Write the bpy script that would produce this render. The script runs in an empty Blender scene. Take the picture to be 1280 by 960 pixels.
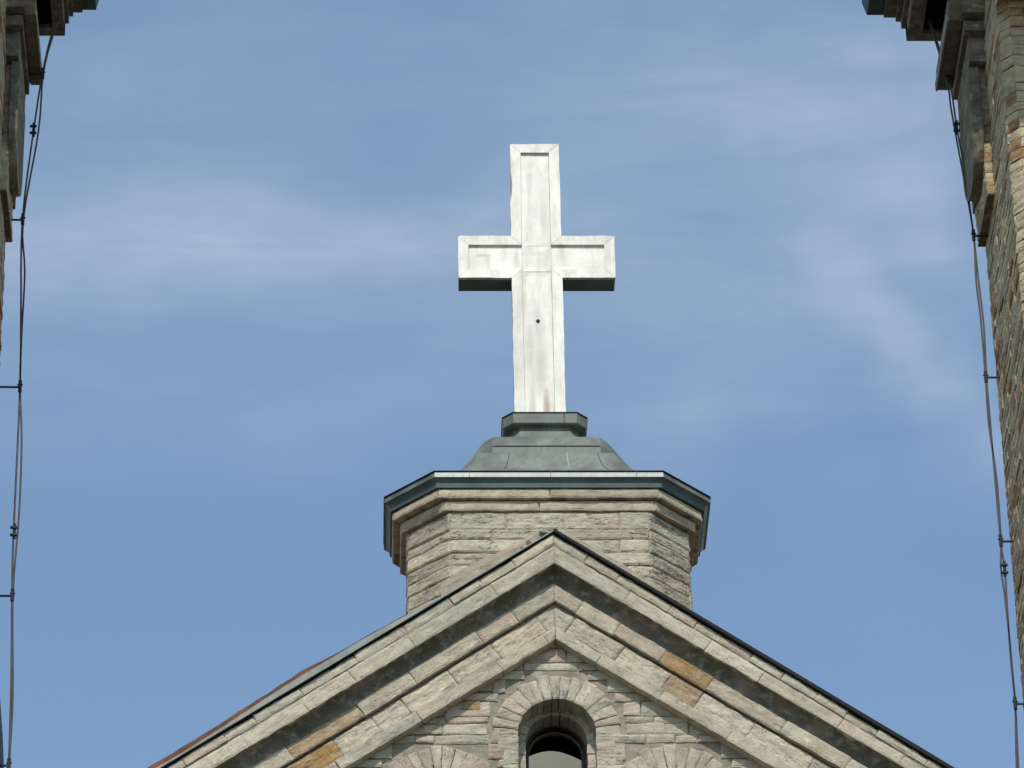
import bpy, bmesh, math, random
from mathutils import Vector, Matrix, noise
R = math.radians
random.seed(7)
S = bpy.context.scene
COL = S.collection

# ------------------------------------------------------------------ camera
cam_d = bpy.data.cameras.new('camera')
cam = bpy.data.objects.new('camera', cam_d)
COL.objects.link(cam)
S.camera = cam
cam_d.sensor_width = 36
cam_d.lens = 6300 / 1280 * 36
cam_d.clip_start = 0.5
cam_d.clip_end = 20000
PITCH, AZ, ROLL = R(33.0), 0.035709545, -0.0195
F = Vector((math.sin(AZ)*math.cos(PITCH), math.cos(AZ)*math.cos(PITCH), math.sin(PITCH)))
R0 = F.cross(Vector((0, 0, 1))).normalized()
U0 = R0.cross(F)
RR = R0*math.cos(ROLL) + U0*math.sin(ROLL)
UU = -R0*math.sin(ROLL) + U0*math.cos(ROLL)
cam.matrix_world = Matrix(((RR.x, UU.x, -F.x, -2.39), (RR.y, UU.y, -F.y, -53.8), (RR.z, UU.z, -F.z, 1.6), (0, 0, 0, 1)))

# ------------------------------------------------------------------ light
SUN_EL, SUN_AZ = R(46), R(187)          # azimuth clockwise from +Y
W = bpy.data.worlds.new('World'); S.world = W; W.use_nodes = True
S.view_settings.view_transform = 'Standard'
S.view_settings.look = 'None'
S.view_settings.exposure = 0.0
S.view_settings.gamma = 1.0
S.view_settings.use_curve_mapping = False
SKY_STRENGTH = 0.15

def world_sky():
    nt = W.node_tree; n = nt.nodes; l = nt.links; n.clear()
    out = n.new('ShaderNodeOutputWorld'); bg = n.new('ShaderNodeBackground')
    bg.inputs['Strength'].default_value = SKY_STRENGTH
    l.new(bg.outputs[0], out.inputs[0])
    sky = n.new('ShaderNodeTexSky'); sky.sky_type = 'NISHITA'; sky.sun_disc = False
    sky.sun_elevation = SUN_EL; sky.sun_rotation = SUN_AZ
    sky.air_density = 1.2; sky.dust_density = 0.1; sky.ozone_density = 1.0
    tc = n.new('ShaderNodeTexCoord'); sep = n.new('ShaderNodeSeparateXYZ')
    l.new(tc.outputs['Generated'], sep.inputs[0])
    def m(op, a, b=None, c=None):
        x = n.new('ShaderNodeMath'); x.operation = op
        for i, v in enumerate((a, b, c)):
            if v is None: continue
            if isinstance(v, (int, float)): x.inputs[i].default_value = v
            else: l.new(v, x.inputs[i])
        return x.outputs[0]
    az = m('MULTIPLY', m('ARCTAN2', sep.outputs[0], sep.outputs[1]), 0.84*10)       # decidegrees-like units
    el = m('MULTIPLY', m('ARCSINE', sep.outputs[2]), 10)
    cmb = n.new('ShaderNodeCombineXYZ'); l.new(az, cmb.inputs[0]); l.new(el, cmb.inputs[1])
    def nz(scale, detail, sx, sy, rot, off, dist=0.0, rough=0.5):
        mp = n.new('ShaderNodeMapping'); l.new(cmb.outputs[0], mp.inputs[0])
        mp.inputs['Rotation'].default_value = (0, 0, rot); mp.inputs['Scale'].default_value = (sx, sy, 1)
        mp.inputs['Location'].default_value = (off, off*1.7, 0)
        t = n.new('ShaderNodeTexNoise'); l.new(mp.outputs[0], t.inputs['Vector'])
        t.inputs['Scale'].default_value = scale; t.inputs['Detail'].default_value = detail
        t.inputs['Roughness'].default_value = rough; t.inputs['Distortion'].default_value = dist
        return t.outputs[0]
    def ramp(v, a, b):
        x = n.new('ShaderNodeMapRange'); x.interpolation_type = 'SMOOTHSTEP'
        l.new(v, x.inputs[0]); x.inputs[1].default_value = a; x.inputs[2].default_value = b
        return x.outputs[0]
    # warp for wisp shapes
    w1 = m('SUBTRACT', nz(1.6, 3, 1, 1, 0, 3.1), 0.5)
    w2 = m('SUBTRACT', nz(1.6, 3, 1, 1, 0, 9.4), 0.5)
    axw = m('ADD', az, m('MULTIPLY', w1, 0.7)); elw = m('ADD', el, m('MULTIPLY', w2, 0.5))
    # thin veils: centre (azimuth, elevation), radii, rotation, strength
    veils = [(-0.62, 6.01, 0.55, 0.10, 0.02, 0.85), (-0.05, 6.05, 0.40, 0.07, -0.08, 0.55), (-0.45, 6.22, 0.6, 0.12, 0.1, 0.22), (0.92, 6.36, 0.40, 0.12, -0.12, 0.55), (1.08, 6.17, 0.24, 0.10, -0.75, 0.5),
             (1.02, 5.85, 0.17, 0.08, -0.95, 0.95), (0.74, 5.80, 0.26, 0.12, 0.5, 0.55), (1.15, 5.98, 0.15, 0.07, -0.8, 0.5), (0.62, 6.22, 0.35, 0.12, 0.3, 0.25),
             (-0.3, 5.72, 0.55, 0.10, 0.1, 0.18), (1.18, 5.70, 0.14, 0.06, -0.8, 0.45), (0.12, 5.98, 0.35, .12, 0, .3), (0.50, 5.93, 0.3, .10, 0.2, .25)]
    tot = None
    for cx, cy, rx, ry, ro, st in veils:
        dx = m('SUBTRACT', axw, cx); dy = m('SUBTRACT', elw, cy)
        c, s_ = math.cos(ro), math.sin(ro)
        a = m('ADD', m('MULTIPLY', dx, c/rx), m('MULTIPLY', dy, s_/rx))
        b = m('ADD', m('MULTIPLY', dx, -s_/ry), m('MULTIPLY', dy, c/ry))
        d = m('ADD', m('MULTIPLY', a, a), m('MULTIPLY', b, b))
        g = m('MULTIPLY', m('EXPONENT', m('MULTIPLY', d, -0.8)), st)
        tot = g if tot is None else m('ADD', tot, g)
    wis = ramp(nz(1.5, 6, 1.0, 2.4, 0.35, 1.3, 0.6, 0.5), 0.25, 0.72)
    wide = ramp(nz(0.8, 4, 0.8, 1.8, 0.1, 5.7, 0.3), 0.36, 0.75)
    cloud = m('ADD', m('MULTIPLY', tot, m('ADD', m('MULTIPLY', wis, 0.55), 0.5)), m('MULTIPLY', m('MULTIPLY', wide, wis), 0.10))
    fib = ramp(nz(3.2, 9, 0.7, 3.2, -0.35, 7.3, 0.9, 0.62), 0.28, 0.75)
    fib2 = ramp(nz(2.4, 8, 0.5, 2.4, 0.25, 2.9, 0.7, 0.6), 0.3, 0.75)
    tex = m('ADD', m('MULTIPLY', m('ADD', fib, fib2), 0.3), 0.68)
    cloud = m('MULTIPLY', m('MULTIPLY', cloud, 0.55), tex)
    veil = m('ADD', m('MULTIPLY', ramp(el, 5.35, 6.05), 0.11), m('MULTIPLY', m('MULTIPLY', ramp(el, 5.3, 5.9), fib2), 0.10))
    cl = n.new('ShaderNodeClamp'); l.new(cloud, cl.inputs[0])
    tint = n.new('ShaderNodeMix'); tint.data_type = 'RGBA'; tint.blend_type = 'MULTIPLY'; tint.inputs[0].default_value = 1
    l.new(sky.outputs[0], tint.inputs[6]);     mix = n.new('ShaderNodeMix'); mix.data_type = 'RGBA'
    l.new(cl.outputs[0], mix.inputs[0]); l.new(tint.outputs[2], mix.inputs[6])
    mix.inputs[7].default_value = (3.7, 4.15, 5.1, 1)
    mv = n.new('ShaderNodeMix'); mv.data_type = 'RGBA'
    l.new(veil, mv.inputs[0]); l.new(tint.outputs[2], mv.inputs[6]); mv.inputs[7].default_value = (2.9, 4.15, 4.9, 1)
    l.new(mv.outputs[2], mix.inputs[6])
    l.new(mix.outputs[2], bg.inputs['Color'])
    return tint
SKYTINT = world_sky()
SKYTINT.inputs[7].default_value = (0.97, 1.008, 1.02, 1)

sd = bpy.data.lights.new('sun', 'SUN'); sun = bpy.data.objects.new('sun', sd); COL.objects.link(sun)
sd.energy = 2.9; sd.angle = R(0.6); sd.color = (1.0, 0.955, 0.87)
sdir = Vector((math.sin(SUN_AZ)*math.cos(SUN_EL), math.cos(SUN_AZ)*math.cos(SUN_EL), math.sin(SUN_EL)))
sun.rotation_euler = sdir.to_track_quat('Z', 'Y').to_euler()
sun.location = (0, -20, 80)

# ------------------------------------------------------------------ materials
def new_mat(name):
    m = bpy.data.materials.new(name); m.use_nodes = True
    nt = m.node_tree; b = nt.nodes['Principled BSDF']
    return m, nt, b
def N(nt, t, **kw):
    x = nt.nodes.new(t)
    for k, v in kw.items(): setattr(x, k, v)
    return x
def mapped_noise(nt, scale, detail=5, st=(1, 1, 1), rough=0.55, loc=(0, 0, 0), dist=0):
    mp = N(nt, 'ShaderNodeMapping')
    if nt.get('course'):                # stones carry their own along-course / across-course coordinates
        tc = N(nt, 'ShaderNodeAttribute', attribute_name='course'); nt.links.new(tc.outputs['Vector'], mp.inputs[0])
        st = (st[0], st[2], st[1])
    else:
        tc = N(nt, 'ShaderNodeTexCoord'); nt.links.new(tc.outputs['Object'], mp.inputs[0])
    mp.inputs['Scale'].default_value = st; mp.inputs['Location'].default_value = loc
    t = N(nt, 'ShaderNodeTexNoise'); nt.links.new(mp.outputs[0], t.inputs['Vector'])
    t.inputs['Scale'].default_value = scale; t.inputs['Detail'].default_value = detail; t.inputs['Roughness'].default_value = rough
    t.inputs['Distortion'].default_value = dist
    return t.outputs[0]
def rng(nt, v, a, b, c=0., d=1.):
    x = N(nt, 'ShaderNodeMapRange'); nt.links.new(v, x.inputs[0])
    for i, q in enumerate((a, b, c, d)): x.inputs[i+1].default_value = q
    return x.outputs[0]
def mixc(nt, fac, a, b, mode='MIX'):
    x = N(nt, 'ShaderNodeMix', data_type='RGBA', blend_type=mode)
    for i, v in ((0, fac), (6, a), (7, b)):
        if hasattr(v, 'links') or hasattr(v, 'is_linked'): nt.links.new(v, x.inputs[i])
        elif i == 0: x.inputs[0].default_value = v
        else: x.inputs[i].default_value = (*v, 1)
    return x.outputs[2]
def bump(nt, b, h, strength, dist):
    x = N(nt, 'ShaderNodeBump'); x.inputs['Strength'].default_value = strength; x.inputs['Distance'].default_value = dist
    nt.links.new(h, x.inputs['Height']); nt.links.new(x.outputs[0], b.inputs['Normal'])

def stone_mat(name, st=(1, 1, 4), attr=True, base=(0.4, 0.36, 0.3), dirt=0.35, bumpd=0.02, crev=.45):
    m, nt, b = new_mat(name)
    nt['course'] = 1 if attr else 0
    if attr:
        a = N(nt, 'ShaderNodeVertexColor', layer_name='tint'); col = a.outputs[0]
    else:
        a = N(nt, 'ShaderNodeRGB'); a.outputs[0].default_value = (*base, 1); col = a.outputs[0]
    mot = mapped_noise(nt, 5, 6, (1, 1, 1.6))
    col = mixc(nt, 1.0, col, mixc(nt, rng(nt, mot, .3, .7), (0.80, 0.79, 0.77), (1.25, 1.22, 1.16)), 'MULTIPLY')
    lam = mapped_noise(nt, 9, 5, st, 0.6, (3, 1, 2))
    col = mixc(nt, rng(nt, lam, .55, .72, 0, .4), col, (0.28, 0.24, 0.18))
    pink = mapped_noise(nt, 2.2, 4, (1, 1, 1.5), .5, (9, 4, 1))
    col = mixc(nt, rng(nt, pink, .5, .72, 0, .42), col, (0.50, 0.37, 0.29))
    tan = mapped_noise(nt, 1.4, 6, (1, 1, 1.3), .6, (17, 3, 8))
    col = mixc(nt, rng(nt, tan, .58, .72, 0, .5), col, (0.42, 0.30, 0.165))
    pale = mapped_noise(nt, 7, 5, (1, 1, 1.2), .6, (27, 3, 8))
    col = mixc(nt, rng(nt, pale, .52, .68, 0, .4), col, (0.62, 0.58, 0.47))
    grey = mapped_noise(nt, 3.1, 5, (1, 1, 1), .6, (1, 8, 5))
    col = mixc(nt, rng(nt, grey, .5, .68, 0, dirt), col, (0.30, 0.275, 0.205))
    pit = mapped_noise(nt, 38, 3, (1, 1, 1.4), .6)
    col = mixc(nt, rng(nt, pit, .57, .70, 0, .6), col, (0.17, 0.145, 0.105))
    cr = mapped_noise(nt, 4.5, 4, (1, 1, 4.5), .5, (4, 4, 4), .4)
    ab = N(nt, 'ShaderNodeMath', operation='ABSOLUTE'); sb = N(nt, 'ShaderNodeMath', operation='SUBTRACT')
    nt.links.new(cr, sb.inputs[0]); sb.inputs[1].default_value = .5; nt.links.new(sb.outputs[0], ab.inputs[0])
    msk = rng(nt, mapped_noise(nt, 3, 3, (1, 1, 2), .5, (14, 4, 4)), .45, .6, 0, crev)
    crv = N(nt, 'ShaderNodeMath', operation='MULTIPLY'); nt.links.new(rng(nt, ab.outputs[0], .028, .006), crv.inputs[0]); nt.links.new(msk, crv.inputs[1])
    col = mixc(nt, crv.outputs[0], col, (0.12, 0.10, 0.075))
    nt.links.new(col, b.inputs['Base Color']); b.inputs['Roughness'].default_value = .95
    b.inputs['Specular IOR Level'].default_value = .2
    h = N(nt, 'ShaderNodeMath', operation='ADD')
    nt.links.new(lam, h.inputs[0]); nt.links.new(mapped_noise(nt, 42, 4, (1, 1, 1.5)), h.inputs[1])
    h2 = N(nt, 'ShaderNodeMath', operation='SUBTRACT'); nt.links.new(h.outputs[0], h2.inputs[0]); nt.links.new(crv.outputs[0], h2.inputs[1]); h = h2
    bump(nt, b, h.outputs[0], .75, bumpd*.7)
    return m
M = {}
M['lime'] = stone_mat('limestone')
M['lime_drum'] = stone_mat('layered_limestone', (.7, .7, 4), dirt=.4, bumpd=.022, crev=.9)
M['smooth'] = stone_mat('dressed_limestone', (1, 1, 1.5), bumpd=.008, dirt=.22)
M['mortar'] = stone_mat('mortar', (1, 1, 1), False, (0.27, 0.24, 0.19), .5, .01)
M['render'] = stone_mat('cement_render', (1, 1, 1), False, (0.33, 0.29, 0.23), .5, .01)
M['shade_stone'] = stone_mat('shade_dark_limestone', (1, 1, 2), False, (0.125, 0.12, 0.09), .3, .008)  # hollow moulding's shade put into the base colour; mortar crumbs share it
M['tower'] = stone_mat('tower_limestone', (1, 1, 3), True, dirt=.35, bumpd=.018)
M['tower_grey'] = stone_mat('grey_tower_stone', (1, 1, 2), False, (0.155, 0.145, 0.10), .4, .01)

def metal(name, col, rough=.45, var=.25, metallic=0., streak=.25, spec=.5):
    m, nt, b = new_mat(name)
    a = mapped_noise(nt, 3, 5, (1, 1, .4)); c2 = tuple(x*(1-var) for x in col)
    c = mixc(nt, rng(nt, a, .35, .65), c2, tuple(min(1, x*(1+var*.5)) for x in col))
    s = mapped_noise(nt, 22, 4, (1, 1, .12), .6)
    c = mixc(nt, rng(nt, s, .5, .7, 0, streak), c, tuple(x*.6 for x in col))
    nt.links.new(c, b.inputs['Base Color'])
    nt.links.new(rng(nt, a, .3, .7, rough-.07, rough+.12), b.inputs['Roughness'])
    b.inputs['Metallic'].default_value = metallic; b.inputs['Specular IOR Level'].default_value = spec
    bump(nt, b, mapped_noise(nt, 2.5, 3), .6, .03)
    return m
M['zinc'] = metal('grey_green_sheet', (0.19, 0.215, 0.182), .6, .38, streak=.55)
M['fascia'] = metal('green_fascia_sheet', (0.085, 0.125, 0.115), .5)
M['lip'] = metal('sunlit_lip_sheet', (0.27, 0.29, 0.275), .5, .4, .5)  # sunlight on the cornice lip put into a paler sheet colour
M['dark_green'] = metal('dark_green_paint', (0.06, 0.10, 0.085), .6, .3)
M['cross_green'] = metal('faded_green_sheet', (0.13, 0.21, 0.185), .6, .3)
M['black'] = metal('tarred_sheet', (0.022, 0.021, 0.02), .75, .3, spec=.2)
M['teal'] = metal('pale_teal_flashing', (0.29, 0.31, 0.265), .7, .3, streak=.5)
M['rust'] = metal('rusty_sheet', (0.19, 0.085, 0.05), .85, .5, streak=.6, spec=.2)
M['cable'] = metal('weathered_wire', (0.1, 0.085, 0.085), .7, .2)
M['iron'] = metal('dark_iron', (0.025, 0.022, 0.022), .7, .2)
M['seam'] = metal('pale_seam', (0.42, 0.44, 0.42), .4, .1)
M['seam2'] = metal('sheet_lap', (0.13, 0.15, 0.13), .6, .3)
M['frame'] = metal('dark_brown_paint', (0.035, 0.03, 0.026), .6, .2)
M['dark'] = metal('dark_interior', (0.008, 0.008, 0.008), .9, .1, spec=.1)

def cross_white(name, base):
    m, nt, b = new_mat(name)
    c = mixc(nt, rng(nt, mapped_noise(nt, 2.2, 5, (1, 1, .6)), .35, .65), tuple(x*.93 for x in base), base)
    s = mapped_noise(nt, 7, 6, (1, 1, .22), .62, (2, 0, 5))
    c = mixc(nt, rng(nt, s, .46, .70, 0, .8), c, (.50, .45, .34))
    s2 = mapped_noise(nt, 2.4, 5, (1, 1, .3), .6, (5, 0, 1))
    c = mixc(nt, rng(nt, s2, .47, .66, 0, .6), c, (.60, .575, .49))
    # old run-off stain near the foot and one spot on the left arm
    tc = N(nt, 'ShaderNodeTexCoord')
    def spot(x, z, rx, rz, colr, k, noi=0.9):
        nonlocal c
        sp = N(nt, 'ShaderNodeSeparateXYZ'); nt.links.new(tc.outputs['Object'], sp.inputs[0])
        def mm(op, a, bb):
            q = N(nt, 'ShaderNodeMath', operation=op)
            for i, v in enumerate((a, bb)):
                if isinstance(v, (int, float)): q.inputs[i].default_value = v
                else: nt.links.new(v, q.inputs[i])
            return q.outputs[0]
        dx = mm('DIVIDE', mm('SUBTRACT', sp.outputs[0], x), rx); dz = mm('DIVIDE', mm('SUBTRACT', sp.outputs[2], z), rz)
        d = mm('ADD', mm('MULTIPLY', dx, dx), mm('MULTIPLY', dz, dz))
        d = mm('ADD', d, mm('MULTIPLY', s, noi))
        c = mixc(nt, rng(nt, d, 1.35, .5, 0, k), c, colr)
    spot(.09, .26, .06, .42, (.34, .24, .17), .95)
    spot(-.10, .25, .06, .30, (.5, .42, .32), .6)
    spot(.02, .85, .09, .45, (.44, .41, .32), .6)
    spot(-.12, 1.2, .07, .5, (.48, .46, .38), .5)
    spot(.0, 1.7, .06, .3, (.5, .49, .42), .5)
    spot(.1, 3.4, .05, .5, (.52, .5, .43), .5)
    spot(-.05, 2.75, .2, .05, (.56, .54, .46), .5)
    spot(-.72, 2.72, .13, .04, (.4, .38, .3), .6)
    spot(-.335, 3.85, .03, .26, (.12, .1, .08), .95, .4)
    nt.links.new(c, b.inputs['Base Color']); b.inputs['Roughness'].default_value = .42
    bump(nt, b, mapped_noise(nt, 3, 3), .3, .02)
    return m
M['white'] = cross_white('whitewashed_sheet', (.86, .82, .725))
M['white_dim'] = M['white']

def glass_mat():
    m, nt, b = new_mat('window_glass')
    c = mixc(nt, rng(nt, mapped_noise(nt, 2, 3), .3, .7), (.24, .265, .32), (.27, .295, .35))
    nt.links.new(c, b.inputs['Base Color'])
    b.inputs['Roughness'].default_value = .12; b.inputs['Metallic'].default_value = .85
    return m
M['glass'] = glass_mat()
def ground_mat():
    m, nt, b = new_mat('paving')
    c = mixc(nt, rng(nt, mapped_noise(nt, .3, 6), .3, .7), (.05, .055, .04), (.095, .093, .08))
    nt.links.new(c, b.inputs['Base Color']); b.inputs['Roughness'].default_value = .9
    return m
M['ground'] = ground_mat()

# ------------------------------------------------------------------ helpers
def empty(name, loc, label, cat, group=None):
    o = bpy.data.objects.new(name, None); COL.objects.link(o); o.location = loc
    o['label'] = label; o['category'] = cat
    if group: o['group'] = group
    return o
def obj(name, verts, faces, mat, parent=None, tints=None, smooth=False, origin=None, coords=None):
    me = bpy.data.meshes.new(name)
    off = Vector(origin) if origin is not None else Vector((0, 0, 0))
    p = parent
    while p is not None:
        off = off + p.location; p = p.parent
    me.from_pydata([(v[0]-off[0], v[1]-off[1], v[2]-off[2]) for v in verts], [], faces)
    me.materials.append(mat)
    if tints:
        ca = me.color_attributes.new('tint', 'FLOAT_COLOR', 'CORNER')
        buf = []
        for poly, t in zip(me.polygons, tints):
            buf.extend((t[0], t[1], t[2], 1.0)*poly.loop_total)
        ca.data.foreach_set('color', buf)
    if coords:
        at_ = me.attributes.new('course', 'FLOAT_VECTOR', 'POINT'); at_.data.foreach_set('vector', [q for c in coords for q in c])
    if smooth: me.polygons.foreach_set('use_smooth', [True]*len(me.polygons))
    me.update()
    o = bpy.data.objects.new(name, me); COL.objects.link(o)
    if parent is not None: o.parent = parent
    if origin is not None: o.location = Vector(origin)
    return o
class MB:
    def __init__(s): s.v = []; s.f = []; s.t = []; s.c = []
    def add(s, vs, fs, tint=(.4, .36, .3), cs=None):
        k = len(s.v); s.v.extend(vs); s.c.extend(cs if cs else [(v[0]+v[1], v[2], 0.) for v in vs]); s.f.extend([tuple(i+k for i in f) for f in fs]); s.t.extend([tint]*len(fs))
    def box(s, x0, x1, y0, y1, z0, z1, tint=(.4, .36, .3)):
        if x0 > x1: x0, x1 = x1, x0
        vs = [(x, y, z) for x in (x0, x1) for y in (y0, y1) for z in (z0, z1)]
        s.add(vs, [(0, 1, 3, 2), (4, 6, 7, 5), (0, 4, 5, 1), (2, 3, 7, 6), (0, 2, 6, 4), (1, 5, 7, 3)], tint)
    def prism(s, poly, y0, y1, tint=(.4, .36, .3)):      # poly in x,z
        n = len(poly)
        vs = [(p[0], y0, p[1]) for p in poly] + [(p[0], y1, p[1]) for p in poly]
        fs = [tuple(range(n)), tuple(range(2*n-1, n-1, -1))] + [(i, i+n, (i+1) % n+n, (i+1) % n) for i in range(n)]
        s.add(vs, fs, tint)
    def prism_yz(s, poly, x0, x1, tint=(.4, .36, .3)):   # poly in y,z
        n = len(poly)
        vs = [(x0, p[0], p[1]) for p in poly] + [(x1, p[0], p[1]) for p in poly]
        fs = [tuple(range(n)), tuple(range(2*n-1, n-1, -1))] + [(i, i+n, (i+1) % n+n, (i+1) % n) for i in range(n)]
        s.add(vs, fs, tint)
    def loft(s, rings, closed=True, cap0=False, cap1=False, tint=(.4, .36, .3)):
        n = len(rings[0]); vs = [p for r in rings for p in r]; fs = []
        for i in range(len(rings)-1):
            for j in range(n if closed else n-1):
                a, b = i*n+j, i*n+(j+1) % n
                fs.append((a, b, b+n, a+n))
        if cap0: fs.append(tuple(range(n-1, -1, -1)))
        if cap1: fs.append(tuple(range((len(rings)-1)*n, len(rings)*n)))
        s.add(vs, fs, tint)
    def tube(s, pts, r, n=6):
        rings = []
        for i, p in enumerate(pts):
            a = Vector(pts[max(i-1, 0)]); b = Vector(pts[min(i+1, len(pts)-1)]); d = (b-a).normalized()
            u = d.cross(Vector((0, 1, 0)) if abs(d.y) < .9 else Vector((1, 0, 0))).normalized(); w = d.cross(u)
            rings.append([tuple(Vector(p)+u*r*math.cos(2*math.pi*k/n)+w*r*math.sin(2*math.pi*k/n)) for k in range(n)])
        s.loft(rings, True, True, True)
    def build(s, name, mat, parent=None, smooth=False, tint=False, origin=None):
        return obj(name, s.v, s.f, mat, parent, s.t if tint else None, smooth, origin, s.c if tint else None)

BEIGE = [(.54, .485, .375), (.56, .50, .385), (.50, .46, .365), (.53, .48, .38), (.48, .425, .33), (.55, .48, .365)]
PINK = [(.50, .42, .335), (.48, .39, .305), (.51, .43, .345)]
RUST = [(.33, .19, .07), (.29, .16, .065)]
GREY = [(.46, .43, .345), (.43, .395, .315)]
def pick(wp=.18, wr=.02, wg=.12):
    r = random.random()
    base = random.choice(RUST if r < wr else PINK if r < wr+wp else GREY if r < wr+wp+wg else BEIGE)
    k = random.uniform(.9, 1.08)
    return tuple(c*k for c in base)

def fbm(p, oc=3):
    a, s_, t = 1, 0, 0
    for i in range(oc):
        s_ += a*noise.noise(p); p = p*2.1; a *= .5; t += a
    return s_
class Frame:
    def __init__(s, O, U, V, Nn): s.O, s.U, s.V, s.N = Vector(O), Vector(U).normalized(), Vector(V).normalized(), Vector(Nn).normalized()
    def at(s, u, v, n=0.): return s.O+s.U*u+s.V*v+s.N*n
def stone(mb, fr, q, front, back, tint, cell=.022, rough=.012, lam=(3, 16), gap=.006, edge=.012, jit=.008):
    """one block: q = four (u,v) corners in order; its front carries a rough relief, its sides run back to the wall"""
    cx = sum(p[0] for p in q)/4; cy = sum(p[1] for p in q)/4
    qs = []
    for (u, v) in q:
        du, dv = u-cx, v-cy
        L = math.hypot(du, dv) or 1
        qs.append((u-math.copysign(min(gap, abs(du)*.5), du)+random.uniform(-jit, jit)*.6, v-math.copysign(min(gap, abs(dv)*.5), dv)+random.uniform(-jit, jit)))
    du = max(math.dist(qs[0], qs[1]), math.dist(qs[3], qs[2])); dv = max(math.dist(qs[0], qs[3]), math.dist(qs[1], qs[2]))
    nu = max(2, min(70, int(du/cell))); nv = max(2, min(40, int(dv/cell)))
    tilt = random.uniform(-.006, .006); rel = random.uniform(-.008, .008)
    turn = 1 if abs(qs[0][0]-qs[1][0]) < abs(qs[0][1]-qs[1][1]) and dv < du else 0
    seed = Vector((random.uniform(0, 90), random.uniform(0, 90), random.uniform(0, 90)))
    vs = []; fs = []; cs = []
    for j in range(nv+1):
        t = j/nv
        for i in range(nu+1):
            s_ = i/nu
            u = (qs[0][0]*(1-s_)+qs[1][0]*s_)*(1-t)+(qs[3][0]*(1-s_)+qs[2][0]*s_)*t
            v = (qs[0][1]*(1-s_)+qs[1][1]*s_)*(1-t)+(qs[3][1]*(1-s_)+qs[2][1]*s_)*t
            P = Vector((u*lam[0], v*lam[1], 0))+seed
            b = fbm(P, 3)*rough + noise.noise(Vector((u*30, v*30, 3))+seed)*rough*.5
            db = min(i, nu-i)*du/nu; dc = min(j, nv-j)*dv/nv
            e = min(1, (min(db, dc)+.004)/edge) if edge > 0 else 1
            n_ = front+rel+b-(1-e)*edge*1.1+tilt*(t-.5)*2
            ww = .009*min(1, edge/.01)
            u2 = u + (noise.noise(Vector((u*9, v*9, 7))+seed))*ww; v2 = v+noise.noise(Vector((u*9, v*9, 17))+seed)*ww
            vs.append(tuple(fr.at(u2, v2, n_))); cs.append((u2+seed.x, v2+seed.y, seed.z) if turn == 0 else (v2+seed.x, u2+seed.y, seed.z))
    W_ = nu+1
    for j in range(nv):
        for i in range(nu): fs.append((j*W_+i, j*W_+i+1, (j+1)*W_+i+1, (j+1)*W_+i))
    loop = [i for i in range(W_)] + [j*W_+nu for j in range(1, nv+1)] + [nv*W_+i for i in range(nu-1, -1, -1)] + [j*W_ for j in range(nv-1, 0, -1)]
    k = len(vs); dn = back-front
    for i in loop:
        p = Vector(vs[i]); d = (p-fr.O).dot(fr.N)
        vs.append(tuple(p+fr.N*(back-d))); cs.append((cs[i][0], cs[i][1], cs[i][2]+abs(back-d)))
    for a in range(len(loop)):
        b_ = (a+1) % len(loop)
        fs.append((loop[a], loop[b_], k+b_, k+a))
    mb.add(vs, fs, tint, cs)
def courses(mb, fr, u0, u1, v0, v1, hs, ls, front, back, skip=None, tintf=pick, **kw):
    v = v0; hs = list(hs)
    k = 0
    while v < v1-.03:
        h = hs[k % len(hs)] if not callable(hs) else hs(); k += 1
        h = min(h, v1-v)
        if v1-(v+h) < .05: h = v1-v
        spans = [(u0, u1)] if skip is None else skip(u0, u1, v, v+h)
        for (a, b) in spans:
            u = a
            while u < b-.01:
                L = random.uniform(*ls)
                if b-(u+L) < ls[0]*.6: L = b-u
                stone(mb, fr, [(u, v), (u+L, v), (u+L, v+h), (u, v+h)], front, back, tintf(), **kw)
                u += L
        v += h

# ------------------------------------------------------------------ ground
g = MB(); g.add([(-3000, -3000, 0), (3000, -3000, 0), (3000, 3000, 0), (-3000, 3000, 0)], [(0, 1, 2, 3)])
o = g.build('ground', M['ground']); o['kind'] = 'structure'; o['label'] = 'grey paved ground around the church'

# ------------------------------------------------------------------ the gable
SL = math.atan(.693); CS, SN = math.cos(SL), math.sin(SL)
TOPZ = 34.125
gable = empty('church_gable', (0, 0, 0), 'pale limestone gable with stepped sloping cornices and an arched window below the cross', 'gable')
HALF = 6.0
# fans of the three round arches: centre x, springing z, inner radius, outer radius
ARCH = [(0.0, 31.49, .475, .83), (-1.43, 30.50, .475, .85), (1.41, 30.50, .475, .85)]

# tympanum wall backing with openings
def in_open(x, z, grow=0.0):
    for cx, cz, ri, ro in ARCH:
        if z >= cz and math.hypot(x-cx, z-cz) < ri+grow: return True
        if cz-1.6 < z < cz and abs(x-cx) < ri+grow: return True
    return False
mb = MB(); st_ = .06
nx = int(12/st_)
def gtop(x): return TOPZ-.693*abs(x)-.06
for i in range(nx):
    x = -6+i*st_; xm = x+st_/2
    zt = gtop(xm); z = 28.0; run = z
    while z < zt:
        z2 = min(z+st_, zt)
        if in_open(xm, (z+z2)/2, .07):
            if z > run: mb.add([(x, .025, run), (x+st_, .025, run), (x+st_, .025, z), (x, .025, z)], [(0, 1, 2, 3)])
            run = z2
        z = z2
    if zt > run:
        zl, zr = gtop(x), gtop(x+st_)
        mb.add([(x, .025, run), (x+st_, .025, run), (x+st_, .025, zr), (x, .025, zl)], [(0, 1, 2, 3)])
mb.build('mortar_bed', M['mortar'], gable)

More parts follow.
